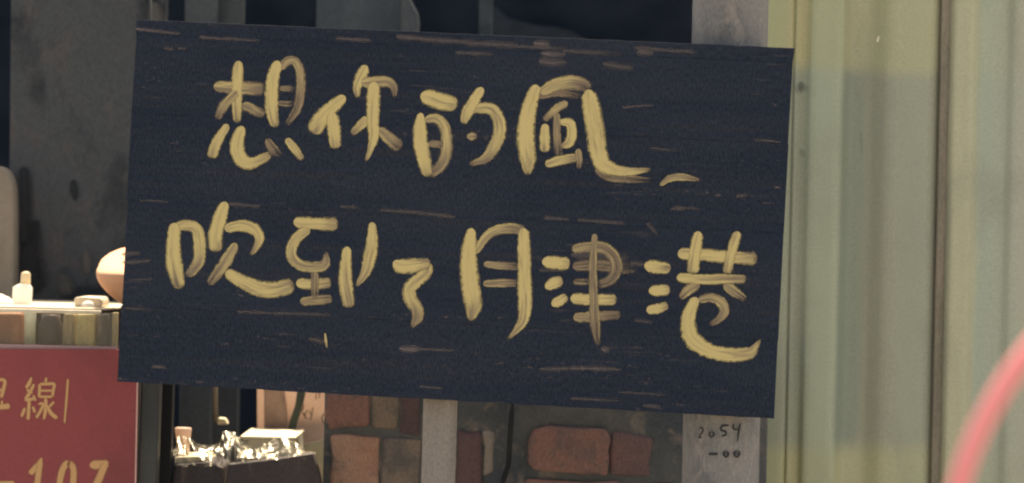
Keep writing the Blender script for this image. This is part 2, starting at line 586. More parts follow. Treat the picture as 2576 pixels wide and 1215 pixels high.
def add_stroke(bm, pts, op, y, cap0=0.42, cap1=0.3, widen=1.0, jitter=0.0, step=4.0):
    """pts (px, py, width px) in the 2576 view; drawn on the plane at depth y, facing the viewer"""
    st = bm.loops.layers.uv.get('st') or bm.loops.layers.uv.new('st')
    ol = bm.loops.layers.uv.get('op') or bm.loops.layers.uv.new('op')
    sm = catmull([(a, b, c * widen) for a, b, c in pts], step)
    d = [0.0]
    for a, b in zip(sm, sm[1:]):
        d.append(d[-1] + math.hypot(b[0] - a[0], b[1] - a[1]))
    L = d[-1] or 1.0
    off = random.uniform(0, 40)
    rows = []
    for i, (x, yy, wd) in enumerate(sm):
        a, b = sm[max(i - 1, 0)], sm[min(i + 1, len(sm) - 1)]
        tx, ty = b[0] - a[0], b[1] - a[1]
        h = math.hypot(tx, ty) or 1
        nx, ny = -ty / h, tx / h
        w2 = wd / 2
        for dist, cap in ((d[i], cap0), (L - d[i], cap1)):
            r = max(cap * wd, 1e-3)
            if dist < r:
                q = 1 - dist / r
                w2 *= math.sqrt(max(1 - q * q, 0.06))
        if jitter:
            w2 *= 1 + jitter * (mnoise.noise(Vector((d[i] * 0.05, off, 0))))
        row = []
        for k in range(5):
            v = -1 + k * 0.5
            row.append((bm.verts.new(P(x + nx * w2 * v, yy + ny * w2 * v, y)), d[i] * PX + off, v, d[i] / L))
        rows.append(row)
    for A, B in zip(rows, rows[1:]):
        for k in range(4):
            quad = (A[k], A[k + 1], B[k + 1], B[k])
            f = bm.faces.new([q[0] for q in quad])
            for lp, q in zip(f.loops, quad):
                lp[st].uv = (q[1], q[2])
                lp[ol].uv = (q[3], op)


def strokes(name, lst, y, mat, parent, conv=lambda a, b, w: (a, b, w), dy=0.00012, label=None, **kw):
    bm = bmesh.new()
    for i, (op, pts) in enumerate(lst):
        add_stroke(bm, [conv(*p) for p in pts], op, y - i * dy, **kw)
    # face the viewer
    bm.normal_update()
    for f in bm.faces:
        if f.normal.y > 0:
            f.normal_flip()
    o = link(name, bm, mat, parent, recalc=False)
    if label:
        o['label'] = label
    return o


def marks(name, lst, y, mat, parent, **kw):
    for i, it in enumerate(lst):
        strokes(name, [it], y - i * kw.get('dy', .00012), mat, parent, **kw)


def crop(ox, oy, fac):
    k = 1 / 1.1925
    return lambda a, b, w: ((ox + a * fac) * k, (oy + b * fac) * k, w * fac * k)


# ================================================================ setting
bm = bmesh.new()
for q in ((-60, -60, 0), (60, -60, 0), (60, 60, 0), (-60, 60, 0)):
    bm.verts.new(q)
bm.faces.new(bm.verts[:] if False else [v for v in bm.verts])
tag(link('pavement', bm, M['pave']), kind='structure')

# back wall of the stall, the interior's shade put into its dark colour
bm = prism_bm([Vector((-1.75, 2.3, 0)), Vector((1.3, 2.3, 0)), Vector((1.3, 2.3, 2.45)), Vector((-1.75, 2.3, 2.45))], 0.08)
tag(link('back_wall', bm, M['dark']), 'dark navy wall at the back, seen in the gaps above the board', 'wall')

# ---- faded green ribbed metal wall on the right
gw = empty('metal_wall', P(2300, 600, .6) * 1.0, 'faded yellow-green ribbed metal wall to the right of the dark board', 'wall')
gw.location.z = 0


def ribbed(name, prof, ztop=2.35):
    """prof: (px at mid height, depth) from left to right"""
    bm = bmesh.new()
    lo, hi, lob, hib = [], [], [], []
    for px, y in prof:
        x = P(px, 607, y).x
        lo.append(bm.verts.new((x, y, 0)))
        hi.append(bm.verts.new((x, y, ztop)))
    for px, y in prof:
        x = P(px, 607, y).x
        lob.append(bm.verts.new((x, y + .004, 0)))
        hib.append(bm.verts.new((x, y + .004, ztop)))
    for i in range(len(prof) - 1):
        bm.faces.new((lo[i], lo[i + 1], hi[i + 1], hi[i]))
        bm.faces.new((lob[i + 1], lob[i], hib[i], hib[i + 1]))
        bm.faces.new((hi[i], hi[i + 1], hib[i + 1], hib[i]))
    for i in (0, -1):
        bm.faces.new((lo[i], hi[i], hib[i], lob[i]))
    return link(name, bm, M['green'], gw)


def rounded(prof, seg=4, r=0.28):
    """soften the corners of a profile"""
    out = [prof[0]]
    for a, b, c in zip(prof, prof[1:], prof[2:]):
        p = (b[0] + (a[0] - b[0]) * r, b[1] + (a[1] - b[1]) * r)
        q = (b[0] + (c[0] - b[0]) * r, b[1] + (c[1] - b[1]) * r)
        for k in range(seg + 1):
            t = k / seg
            out.append(tuple((1 - t) ** 2 * p[j] + 2 * t * (1 - t) * b[j] + t * t * q[j] for j in (0, 1)))
    out.append(prof[-1])
    return out


ribbed('wall_panel', rounded([(1918, .60), (1978, .60), (1990, .612)]))
ribbed('wall_panel', rounded([(1980, .66), (1988, .60), (2018, .612), (2034, .590), (2108, .590), (2128, .640), (2180, .645), (2230, .615),
                              (2335, .612), (2362, .640), (2372, .66)]))
ribbed('wall_panel', rounded([(2368, .655), (2380, .606), (2392, .594), (2436, .594), (2456, .618), (2520, .624), (2545, .605), (2640, .60),
                              (2665, .63), (2760, .63), (2790, .60), (2900, .60)]))
sb = surf('rusty_brown_seal', (0.27, 0.23, 0.17), (0.21, 0.185, 0.14), 20, (1, 1, .2), 0.8, 0.12)
for pa, wd in ((1989, 6), (2371, 13)):
    a, b = P(pa - wd, 607, .605).x, P(pa + wd, 607, .605).x
    bm = prism_bm([Vector((a, .614, 0)), Vector((b, .614, 0)), Vector((b, .614, 2.34)), Vector((a, .614, 2.34))], .03, .004)
    link('joint_strip', bm, sb, gw)
marks('stain', [(-.12, [(2014, 205, 30), (2016, 222, 44), (2018, 240, 32)]), (-.3, [(2016, 375, 20), (2020, 392, 24), (2020, 405, 18)]),
                  (-.42, [(2168, 330, 18), (2172, 400, 20), (2174, 450, 14)])], .583, M['stain'], gw)
marks('scuff', [(1.0, [(2212, 90, 5), (2208, 100, 6), (2207, 106, 4)])], .582, paint_mat('white_chip', (.75, .7, .5), (.6, .55, .4), .2, .5, .5), gw)

# ---- concrete pole carrying the board
pole = empty('concrete_pole', (P(1825, 700, .12).x, .12, 0), 'round grey concrete pole behind the board, numbered in black', 'pole')


def pole_bm():
    bm = bmesh.new()
    n = 48
    rings = []
    a, b = P(1838, 0, .12), P(1812, 1215, .12)
    d = (a - b) / (a.z - b.z)
    for z in [0.0 + i * 0.08 for i in range(32)]:
        c = b + d * (z - b.z)
        r = 0.0775 - (z - 1.3) * 0.001
        rings.append([bm.verts.new((c.x + r * math.cos(2 * math.pi * k / n), c.y + r * math.sin(2 * math.pi * k / n), z)) for k in range(n)])
    for A, B in zip(rings, rings[1:]):
        for k in range(n):
            bm.faces.new((A[k], A[(k + 1) % n], B[(k + 1) % n], B[k]))
    bm.faces.new(rings[-1])
    return bm


link('shaft', pole_bm(), M['pole'], pole, smooth=True)
# numbers written on the pole (follow its front)
cE = crop(1200, 1100, 0.46584)


def on_pole(name, lst):
    o = strokes(name, lst, 0.0405, M['ink'], pole, cE, dy=0)
    return o


N = [(.8, [(1925, 400, 14), (1945, 392, 16), (1950, 415, 16), (1925, 455, 16), (1950, 452, 14)]),
     (.8, [(2005, 415, 14), (1990, 435, 16), (2003, 455, 14), (2022, 437, 16), (2008, 413, 14)]),
     (.8, [(2118, 378, 18), (2072, 382, 18), (2068, 410, 16), (2095, 415, 18), (2098, 440, 16), (2066, 446, 14)]),
     (.9, [(2148, 365, 14), (2146, 400, 16), (2182, 402, 14)]),
     (.9, [(2192, 362, 14), (2182, 410, 18), (2172, 485, 10)])]
on_pole('number', N)
on_pole('number', [(.7, [(1985, 562, 22), (2050, 562, 24)]),
                   (.8, [(2100, 540, 16), (2082, 560, 18), (2100, 582, 18), (2116, 562, 18), (2102, 540, 16)]),
                   (.5, [(2090, 560, 14), (2112, 560, 14)]),
                   (.8, [(2172, 538, 16), (2150, 558, 18), (2168, 582, 18), (2188, 560, 18), (2174, 538, 16)]),
                   (.5, [(2158, 560, 14), (2184, 560, 14)])])

# ---- brick wall under the board
bw = empty('brick_wall', (P(1280, 1100, .5).x, .55, 0), 'grimy brick wall with wide mortar under the board', 'wall')
zt = P(1280, 880, .5).z
xa, xb = P(815, 1100, .5).x, P(1930, 1100, .5).x
link('mortar', prism_bm([Vector((xa, .494, 0)), Vector((xb, .494, 0)), Vector((xb, .494, zt)), Vector((xa, .494, zt))], .12, .004), M['mortar'], bw)


def brick(pts, mat, y=.485, bev=.007):
    bm = prism_bm([P(a, b, y) for a, b in pts], .03, bev, 3)
    bmesh.ops.triangulate(bm, faces=[f for f in bm.faces if len(f.verts) > 4])
    bmesh.ops.subdivide_edges(bm, edges=[e for e in bm.edges if e.calc_length() > .02], cuts=2, use_grid_fill=True)
    for v in bm.verts:
        q = v.co * 44
        v.co += Vector((mnoise.noise(q), .6 * mnoise.noise(q + Vector((9, 0, 0))), mnoise.noise(q + Vector((0, 7, 0))))) * .0075
    link('brick', bm, mat, bw, smooth=True)


brick([(822, 985), (930, 989), (928, 1076), (820, 1080)], M['brick_r'])
brick([(936, 990), (1004, 992), (1002, 1082), (934, 1078)], M['brick_t'], .489)
brick([(832, 1094), (952, 1097), (954, 1180), (950, 1262), (828, 1258)], M['brick_o'])
brick([(960, 1100), (1056, 1102), (1054, 1260), (958, 1262)], M['brick_t'], .488)
brick([(1010, 990), (1056, 992), (1054, 1094), (1008, 1090)], M['brick_m'], .490)
brick([(1152, 1082), (1212, 1085), (1210, 1262), (1150, 1260)], M['brick_m'])
brick([(1218, 1085), (1246, 1080), (1240, 1190), (1216, 1200)], M['post'], .490)
brick([(1342, 1082), (1400, 1072), (1526, 1078), (1531, 1100), (1530, 1185), (1520, 1194), (1440, 1190), (1345, 1182), (1326, 1162), (1330, 1120)], M['brick_r'], .478, .009)
brick([(1536, 1084), (1628, 1094), (1640, 1110), (1636, 1200), (1534, 1197)], surf('dull_red_brick', (0.165, 0.090, 0.082), (0.110, 0.072, 0.072), 9, rough=.9, grain=.14), .486)
brick([(1322, 1206), (1560, 1210), (1560, 1290), (1320, 1290)], M['brick_r'], .482)
brick([(1570, 1214), (1690, 1216), (1690, 1295), (1570, 1292)], M['brick_m'], .486)

cab = [P(1290, 1000, .44), P(1286, 1060, .44), P(1282, 1120, .44), P(1279, 1170, .45), P(1272, 1190, .47), P(1262, 1225, .47), P(1258, 1400, .47)]
tag(link('black_cable', tube_bm(cab, .0055), M['black'], smooth=True), 'thin black cable hanging down the brick wall', 'cable')

# beige post under the board
tag(link('timber_post', prism_bm([P(1070, 820, .03), P(1154, 820, .03)] + [Vector((P(1144, 1215, .03).x - .006, .03, 0)), Vector((P(1062, 1215, .03).x - .006, .03, 0))], .07, .004), M['post']),
    'beige-grey square timber post running down from the board', 'post')

# ---- grey boards and panels above and left of the board
slist = [
    ('grey_panel', [(28, -40), (418, -40), (414, 820), (38, 820)], 1.15, .04, 'grey', 'large weathered grey panel left of the board', 'panel'),
    ('upright_board', [(466, -40), (546, -40), (546, 700), (466, 700)], 1.25, .03, 'grey3', 'pale grey upright board, leftmost above the sign', 'board'),
    ('upright_board', [(548, -40), (614, -40), (614, 700), (548, 700)], 1.29, .03, 'grey', 'narrow dark grey upright board beside the pale one', 'board'),
    ('upright_board', [(797, -40), (1032, -40), (1030, 700), (797, 700)], 1.25, .03, 'grey2', 'wide grey-green upright board above the middle of the sign', 'board'),
    ('upright_board', [(1206, -40), (1240, -40), (1240, 700), (1206, 700)], 1.35, .04, 'tarp', 'thin grey upright batten right of the wide grey board', 'board'),
]
for nm, pts, y, th, mk, lab, cat in slist:
    top = [P(a, b, y) for a, b in pts[:2]]
    base = [Vector((P(*pts[2], y).x, y, 0)), Vector((P(*pts[3], y).x, y, 0))]
    o = link(nm, prism_bm(top + base, th, .004), M[mk])
    tag(o, lab, cat, 'upright boards behind the sign' if nm == 'upright_board' else None)
    if nm == 'grey_panel':
        o_panel = o
marks('stain', [(.55, [(184, 452, 20), (186, 475, 34), (190, 505, 18)]), (.6, [(95, 555, 30), (75, 600, 90), (70, 660, 120), (90, 740, 110)]),
                  (.4, [(60, 420, 50), (62, 520, 60), (60, 620, 60)]), (.3, [(330, 700, 60), (260, 740, 80), (150, 745, 70)])], 1.146, M['stain'], o_panel)
marks('scuff', [(.45, [(215, 630, 30), (218, 655, 46), (220, 690, 30)]), (.3, [(150, 690, 50), (165, 720, 70), (170, 745, 50)]),
                  (.35, [(390, 5, 40), (392, 40, 60), (392, 80, 40)])], 1.145, M['scuff'], o_panel)
# rounded bulge on the wide board's right edge
tag(slab('folded_sack', [(1024, -20), (1040, 12), (1051, 32), (1054, 60), (1050, 110), (1044, 300), (1010, 300), (1010, -20)], 1.18, .05, M['grey3'], None, .012, 3),
    'small grey folded sack hanging at the right edge of the wide grey board', 'sack')
# tarpaulin heap
tp = [(1236, 10), (1252, 22), (1275, 44), (1310, 54), (1350, 64), (1400, 68), (1440, 80), (1475, 100), (1530, 128), (1560, 200), (1560, 500), (1236, 500)]
bm = bmesh.new()
cols = []
for i, (a, b) in enumerate(tp[:10]):
    col = []
    for k in range(9):
        t = k / 8
        yy = 2.24 - .05 * math.sin(t * 1.5)
        p = P(a, b + (1700 - b) * t ** 2.2, yy)
        p.y += .02 * mnoise.noise(p * 14)
        col.append(bm.verts.new(p))
    cols.append(col)
for A, B in zip(cols, cols[1:]):
    for k in range(8):
        bm.faces.new((A[k], B[k], B[k + 1], A[k + 1]))
bmesh.ops.solidify(bm, geom=list(bm.faces), thickness=.003)
tag(link('tarpaulin', bm, M['tarp'], smooth=True), 'dark grey tarpaulin on the back wall, sloping behind the top edge of the sign', 'tarpaulin')

# beige rounded back at the left edge
pts = [(-120, 418), (0, 418), (14, 426), (26, 444), (33, 472), (35, 520), (35, 900), (-120, 900)]
tag(link('chair_back', prism_bm([P(a, b, .98) for a, b in pts], .06, .012, 3), M['beige'], smooth=False),
    'beige rounded chair back cut by the left edge of the picture', 'chair')

# ================================================================ counter, glass case in place of reflective steel, and what stands on it
ct = empty('display_counter', (P(120, 900, .6).x, .6, 0), 'counter with a low glass case and cream top, behind the red sign', 'counter')
zc = P(100, 776, .30).z
x0, x1 = P(-160, 776, .3).x, P(256, 776, .3).x
x2 = P(300, 776, .3).x
zs = P(100, 872, .30).z
link('counter_top', prism_bm([Vector((x0, .40, zc - .004)), Vector((x1, .40, zc - .004)), Vector((x1, .40, zc)), Vector((x0, .40, zc))], .53, .0015), M['cream'], ct)
link('front_rail', prism_bm([Vector((x0, .287, zc - .009)), Vector((x1, .287, zc - .009)), Vector((x1, .287, zc - .001)), Vector((x0, .287, zc - .001))], .012, .002), M['cream'], ct)
link('body', prism_bm([Vector((x0, .30, 0)), Vector((x2, .30, 0)), Vector((x2, .30, zs)), Vector((x0, .30, zs))], .6, .003), M['counter'], ct)
link('case_back', prism_bm([Vector((x0, .50, zs)), Vector((x2, .50, zs)), Vector((x2, .50, zc - .004)), Vector((x0, .50, zc - .004))], .01), M['counter'], ct)
link('glass_pane', prism_bm([Vector((x0, .295, zs)), Vector((x2, .295, zs)), Vector((x2, .295, zc - .005)), Vector((x0, .295, zc - .005))], .004), M['glass'], ct)  # glass front built in place of the reflective steel
link('bottom_rim', prism_bm([Vector((x0, .286, zs - .006)), Vector((x2, .286, zs - .006)), Vector((x2, .286, zs + .004)), Vector((x0, .286, zs + .004))], .008, .001), M['pinkrim'], ct)
link('corner_post', prism_bm([Vector((P(282, 800, .3).x, .302, zs)), Vector((P(297, 800, .3).x, .302, zs)), Vector((P(297, 800, .3).x, .302, zc - .005)), Vector((P(282, 800, .3).x, .302, zc - .005))], .012, .002), M['olivepk'], ct)
link('tray_rail', prism_bm([P(186, 750, .46), P(200, 746, .46), P(250, 748, .46), P(256, 756, .46), Vector((P(256, 770, .46).x, .46, zc)), Vector((P(186, 770, .46).x, .46, zc))], .10, .004), M['cream'], ct)

# coloured shapes added in the case for the streaked reflections on steel
cont = [('brown_packet', -40, 53, 'brownpk', 'brown packet at the left end of the glass case', 'packet', 788),
        ('dark_jar', 93, 152, 'darkjar', 'dark brown jar in the glass case', 'jar', 792),
        ('olive_packet', 156, 186, 'olivepk', 'mottled olive packet between dark jar and yellow packet', 'packet', 784),
        ('yellow_packet', 189, 239, 'yellowpk', 'dull yellow packet in the glass case', 'packet', 783),
        ('brown_packet', 242, 276, 'darkjar', 'narrow dark brown packet at the right end of the glass case', 'packet', 784)]
for nm, a, b, mk, lab, cat, tp_ in cont:
    y = .325
    xa_, xb_ = P(a, 820, y).x, P(b, 820, y).x
    zt_ = P(100, tp_, y).z
    if zt_ > zc - .008: zt_ = zc - .008
    bm = bmesh.new()
    if nm == 'dark_jar':
        n = 24
        r = (xb_ - xa_) / 2
        rings = []
        for z, rr in ((zs + .001, r * .92), (zs + .006, r), (zt_ - .02, r), (zt_ - .010, r * .8), (zt_, r * .8)):
            rings.append([bm.verts.new(((xa_ + xb_) / 2 + rr * math.cos(6.28318 * k / n), y + r + rr * math.sin(6.28318 * k / n), z)) for k in range(n)])
        for A, B in zip(rings, rings[1:]):
            for k in range(n):
                bm.faces.new((A[k], A[(k + 1) % n], B[(k + 1) % n], B[k]))
        bm.faces.new(rings[0]); bm.faces.new(rings[-1])
        o = link(nm, bm, M[mk], smooth=True)
    else:
        bm.free()
        j = (b - a) * .04
        o = link(nm, prism_bm([Vector((xa_, y, zs + .001)), Vector((xb_, y, zs + .001)), Vector((xb_ - .002, y + .006, zt_)), Vector((xa_ + .001, y + .004, zt_ - .002))], .05, .006, 3), M[mk])
    tag(o, lab, cat, 'goods in the glass case')
n = 24
r = 14.5 * PX * 1.06
cx = P(72, 820, .33).x
bm = bmesh.new()
rings = []
for z, rr in ((zs + .001, r), (zc - .03, r), (zc - .012, r * 1.02), (zc - .008, r * .9)):
    rings.append([bm.verts.new((cx + rr * math.cos(6.28318 * k / n), .345 + rr * math.sin(6.28318 * k / n), z)) for k in range(n)])
for A, B in zip(rings, rings[1:]):
    for k in range(n):
        bm.faces.new((A[k], A[(k + 1) % n], B[(k + 1) % n], B[k]))
bm.faces.new(rings[0]); bm.faces.new(rings[-1])
tag(link('pale_tube', bm, M['paletube'], smooth=True), 'pale upright tube beside the brown packet in the glass case', 'tube', 'goods in the glass case')

# squeeze bottle on the counter
yb = .55
zb = zc + .0005
rows = [(722, 23.5, yb, 57), (728, 24.5, yb, 57), (745, 24.5, yb, 56), (762, 23, yb, 56)]
sbz = empty('squeeze_bottle', (P(57, 760, yb).x, yb, zb), 'white squeeze bottle with pointed cap on the cream counter', 'bottle')
bm = blob_bm([(713, 12, yb, 63), (717, 17, yb, 60)] + rows + [(767.5, 22, yb, 56)], 57)
for v in bm.verts:
    if v.co.z < zb: v.co.z = zb
link('bottle_body', bm, M['white'], sbz, smooth=True)
link('cap', blob_bm([(683, 5, yb, 65), (685, 9, yb, 65), (689, 11.5, yb, 65), (700, 12, yb, 64.5), (714, 12.5, yb, 64)], 64), M['capw'], sbz, smooth=True)
# crumpled cloth at the left edge
bm = blob_bm([(736, 6, .62), (740, 20, .61), (748, 40, .60), (758, 56, .60), (768, 62, .60)], -20, 40, .006, 3)
for v in bm.verts:
    v.co.z = max(v.co.z, zc + .0005)
tag(link('white_cloth', bm, M['cloth'], smooth=True), 'crumpled white cloth on the counter at the left edge', 'cloth')
# small white dish with something pale
bm = blob_bm([(757, 3, .36), (758.5, 9, .36), (763, 15, .36), (772, 17, .36)], 222, 24, .002, 9)
for v in bm.verts:
    v.co.z = max(v.co.z, zc + .0005)
tag(link('white_bun', bm, M['cloth'], smooth=True), 'small white rounded lump in front of the cream rail', 'lump')

# peach bundle half hidden behind the board
rows = []
for k in range(41):
    q = k / 40
    py = 621 + 157 * q
    # rounded shoulder above, long taper below
    if q < .42:
        f = math.sin(math.pi / 2 * (q / .42)) ** .62
    else:
        f = max(math.cos(math.pi / 2 * ((q - .42) / .58)), 0.0) ** .95
    lean = .5 - .5 * math.cos(math.pi * min(q / .48, 1))
    rows.append((py, 3 + 80 * f, .53 - .125 * lean))
bm = blob_bm(rows, 326, 64, .0035, 5, .75, 13)
tag(link('cloth_bundle', bm, M['peach'], smooth=True), 'peach bundle with sunlit top, half hidden by the left edge of the board', 'bundle')
# it hangs from a cord
tag(link('hanging_cord', tube_bm([P(372, 632, .55), P(376, 300, .55), P(380, -80, .55)], .003), M['black'], smooth=True), 'thin dark cord behind the board holding the peach bundle', 'cord')

# ---- red sign on the counter front
rs = empty('red_sign', (P(120, 1215, .27).x, .27, P(120, 1390, .27).z), 'red sign with orange characters and digits, lower left', 'sign')
slab('panel', [(-220, 876), (348, 879), (338, 1390), (-220, 1390)], .270, .008, M['red'], rs, .001)
slab('edge_strip', [(345.5, 877), (349, 877), (339, 1390), (335.5, 1390)], .2685, .0015, M['pinkrim'], rs, 0)
cF = crop(0, 1040, 0.33654)
ys = .2692
strokes('painted_character', [(1, [(290, 0, 0)] and [(-60, 300, 26), (38, 300, 30), (30, 380, 34), (8, 460, 30)]), (1, [(-60, 390, 24), (20, 385, 26)]),
                              (1, [(-80, 540, 40), (30, 535, 44), (90, 525, 60)]), (1, [(-40, 450, 24), (-40, 640, 28)]), (1, [(20, 480, 26), (14, 520, 26)])],
        ys, M['orange'], rs, cF, widen=1.42, dy=.00004)
strokes('painted_character', [
    (1, [(282, 272, 20), (258, 330, 34), (228, 372, 26)]), (1, [(305, 332, 24), (268, 405, 32), (222, 478, 34)]), (1, [(236, 380, 22), (290, 415, 26)]),
    (1, [(222, 478, 30), (270, 470, 30), (315, 462, 26)]), (1, [(296, 430, 20), (318, 486, 24)]),
    (1, [(260, 480, 30), (256, 560, 32), (250, 655, 30)]), (1, [(222, 545, 26), (205, 590, 30), (188, 628, 22)]), (1, [(292, 530, 22), (312, 590, 28)]),
    (1, [(415, 272, 20), (404, 320, 30)]), (1, [(354, 330, 26), (352, 390, 28), (348, 455, 26)]), (1, [(352, 334, 28), (420, 332, 28), (482, 334, 28), (474, 390, 28), (466, 452, 26)]),
    (1, [(352, 392, 20), (468, 392, 20)]), (1, [(350, 446, 24), (468, 446, 24)]),
    (1, [(408, 460, 30), (406, 560, 32), (398, 610, 28), (388, 655, 14)]), (1, [(340, 512, 24), (385, 508, 24), (362, 570, 28), (318, 640, 26)]),
    (1, [(482, 490, 24), (430, 545, 24)]), (1, [(418, 520, 28), (452, 590, 36), (512, 640, 34)])], ys, M['orange'], rs, cF, widen=1.42, dy=.00004)
strokes('divider_line', [(1, [(606, 288, 20), (592, 480, 20), (574, 688, 16)])], ys, M['orange'], rs, cF, widen=1.42, dy=.00004)
strokes('painted_digit', [(1, [(374, 992, 20), (335, 1060, 50), (262, 1135, 50)]), (1, [(362, 1010, 48), (345, 1120, 52), (318, 1340, 56)])], ys, M['orange'], rs, cF, widen=1.42, dy=.00004)
strokes('painted_digit', [(1, [(612, 1020, 54), (560, 1090, 54), (532, 1210, 56), (535, 1310, 54), (580, 1350, 50), (630, 1300, 52), (652, 1200, 54), (654, 1090, 54), (612, 1020, 54)])], ys, M['orange'], rs, cF, widen=1.42, dy=.00004)
strokes('painted_digit', [(1, [(800, 1056, 76), (880, 1052, 76), (972, 1048, 72)]), (1, [(938, 1040, 60), (900, 1140, 62), (862, 1230, 62), (840, 1350, 58)])], ys, M['orange'], rs, cF, widen=1.42, dy=.00004)
strokes('dash', [(1, [(-20, 1222, 46), (60, 1222, 46), (134, 1218, 46)])], ys, M['orange'], rs, cF, widen=1.42, dy=.00004)

# charcoal post right of the red sign
xa_, xb_ = P(346, 1215, .29).x - .002, P(392, 1215, .29).x
tag(link('metal_post', prism_bm([Vector((xa_ + .008, .285, 1.2)), Vector((xb_ + .006, .285, 1.2)), Vector((xb_ - .01, .285, 0)), Vector((xa_ - .01, .285, 0))], .05, .004), M['charcoal']),
    'dark charcoal post just right of the red sign', 'post')
# black upright board behind it
tag(link('black_board', prism_bm([P(394, 700, .42), P(443, 700, .42), Vector((P(436, 1215, .42).x - .01, .42, 0)), Vector((P(388, 1215, .42).x - .01, .42, 0))], .03, .003), M['black']),
    'black upright board beside the charcoal post', 'board')

# ================================================================ clutter under the board
zt2 = P(600, 1150, .6).z
tb = .70
cb = empty('cardboard_sheet', P(735, 1300, .74), 'pinkish cardboard sheet with handwritten letters under the board', 'cardboard')
slab('sheet', [(646, 930), (828, 940), (820, 1300), (648, 1300)], .74, .006, M['cardboard'], cb, .0015)
cG = crop(300, 1100, 0.38820)
yi = .7385
strokes('handwriting', [(.8, [(1552, 285, 12), (1546, 340, 13), (1542, 378, 10)]), (.7, [(1552, 285, 10), (1574, 300, 12), (1560, 340, 10), (1552, 345, 8)]), (.7, [(1556, 345, 10), (1578, 375, 10), (1585, 385, 8)])], yi, M['ink2'], cb, cG)
strokes('handwriting', [(.8, [(1612, 335, 9), (1588, 355, 11), (1584, 390, 11), (1606, 405, 10)])], yi, M['ink2'], cb, cG)
strokes('handwriting', [(.7, [(1620, 335, 9), (1628, 375, 10)]), (.8, [(1643, 310, 9), (1638, 370, 10), (1620, 420, 8)])], yi, M['ink2'], cb, cG)
strokes('handwriting', [(.7, [(1736, 360, 8), (1716, 385, 10), (1720, 425, 10), (1738, 440, 9), (1746, 400, 10), (1736, 360, 8)])], yi, M['ink2'], cb, cG)
strokes('handwriting', [(.7, [(1670, 205, 8), (1668, 258, 9)]), (.7, [(1676, 210, 8), (1700, 208, 9), (1686, 250, 8)])], yi, M['ink2'], cb, cG)
tag(slab('paper_bag', [(664, 960), (712, 960), (722, 1040), (724, 1120), (664, 1120)], .715, .012, M['mauve'], None, .004), 'mauve-brown paper bag leaning on the cardboard sheet', 'bag')  # dark sheet added where a shadow lies on the cardboard
tag(slab('strap', [(751, 960), (774, 960), (764, 1010), (744, 1076), (742, 1110), (722, 1110), (728, 1060), (742, 1020)], .70, .006, M['strap'], None, .0015), 'dark green strap hanging across the cardboard sheet', 'strap')

# cream foam box with a sunlit lid
fb = empty('foam_box', P(676, 1180, .6), 'cream foam box with bright lid under the board', 'box')
zl = P(670, 1098, .48).z
xl, xr_ = P(604, 1098, .48).x, P(744, 1098, .48).x
link('lid', prism_bm([Vector((xl, .48, zl - .006)), Vector((xr_, .48, zl - .006)), Vector((xr_, .48, zl)), Vector((xl, .48, zl))], .235, .002), M['tub'], fb)
link('tub_body', prism_bm([Vector((xl + .004, .485, zl - .006)), Vector((xr_ - .003, .485, zl - .006)), Vector((xr_ + .004, .485, zl - .09)), Vector((xl + .012, .485, zl - .09))], .22, .004), M['tub'], fb)

# dark boxes in front of it
tag(slab('dark_carton', [(574, 1168), (660, 1160), (786, 1141), (800, 1185), (822, 1290), (560, 1290)], .40, .05, M['darkbox'], None, .003), 'dark purple-brown carton under the foam box', 'carton')
tag(slab('dark_carton', [(440, 1170), (524, 1162), (560, 1176), (566, 1290), (420, 1290)], .42, .16, M['darkbox'], None, .004), 'smaller dark carton beside the black board', 'carton')
tag(slab('cream_board', [(440, 1150), (520, 1147), (528, 1158), (440, 1168)], .44, .12, M['tub'], None, .002), 'cream strip of board lying on the smaller dark carton', 'board')
tag(slab('foam_sheet', [(748, 1120), (822, 1104), (818, 1300), (752, 1300)], .725, .01, M['tub'], None, .002), 'cream foam sheet leaning on the lower part of the cardboard', 'foam')
# stick with pale foot, small cup
tag(link('stick', tube_bm([P(541, 800, .75), P(542, 1062, .72)], .006), M['post'], smooth=True), 'thin grey stick standing in the dark gap under the board', 'stick')
tag(slab('pale_block', [(548, 1051), (566, 1053), (574, 1068), (546, 1069)], .66, .03, M['tub'], None, .003), 'small pale block at the foot of the thin stick', 'block')
bm = blob_bm([(1076, 20, .50), (1078, 21, .50), (1092, 20, .50), (1112, 17, .50), (1150, 15, .50)], 461, 24)
tag(link('paper_cup', bm, M['cardboard'], smooth=True), 'small tan cup beside the black board', 'cup')


# crumpled film and foil
def crumple(name, top, y1, yd, dep, nx, ny, amp, seed, lab):
    """top: (px, py) of the upper outline from left to right, y1 the lower row"""
    bm = bmesh.new()
    g = []
    for i in range(nx + 1):
        u = i / nx
        k = u * (len(top) - 1)
        a = min(int(k), len(top) - 2)
        f = k - a
        tx = top[a][0] + (top[a + 1][0] - top[a][0]) * f
        ty = top[a][1] + (top[a + 1][1] - top[a][1]) * f
        col = []
        for j in range(ny + 1):
            v = j / ny
            n1 = mnoise.noise(Vector((u * nx * .20, v * ny * .15, seed)))
            n2 = mnoise.noise(Vector((u * nx * .20 + 20, v * ny * .15, seed)))
            n3 = abs(mnoise.noise(Vector((u * nx * .17, v * ny * .10, seed + 9))))
            px = tx + n1 * 9
            py = ty + (y1 - ty) * v + n2 * 8
            yy = yd + dep * (1 - v) ** 1.4 + (n3 * 2 - .5) * amp + n1 * amp * .6
            col.append(bm.verts.new(P(px, py, yy)))
        g.append(col)
    for i in range(nx):
        for j in range(ny):
            bm.faces.new((g[i][j], g[i + 1][j], g[i + 1][j + 1], g[i][j + 1]))
    tag(link(name, bm, M['film'], smooth=True), lab, 'plastic film', 'crumpled film on the cartons')


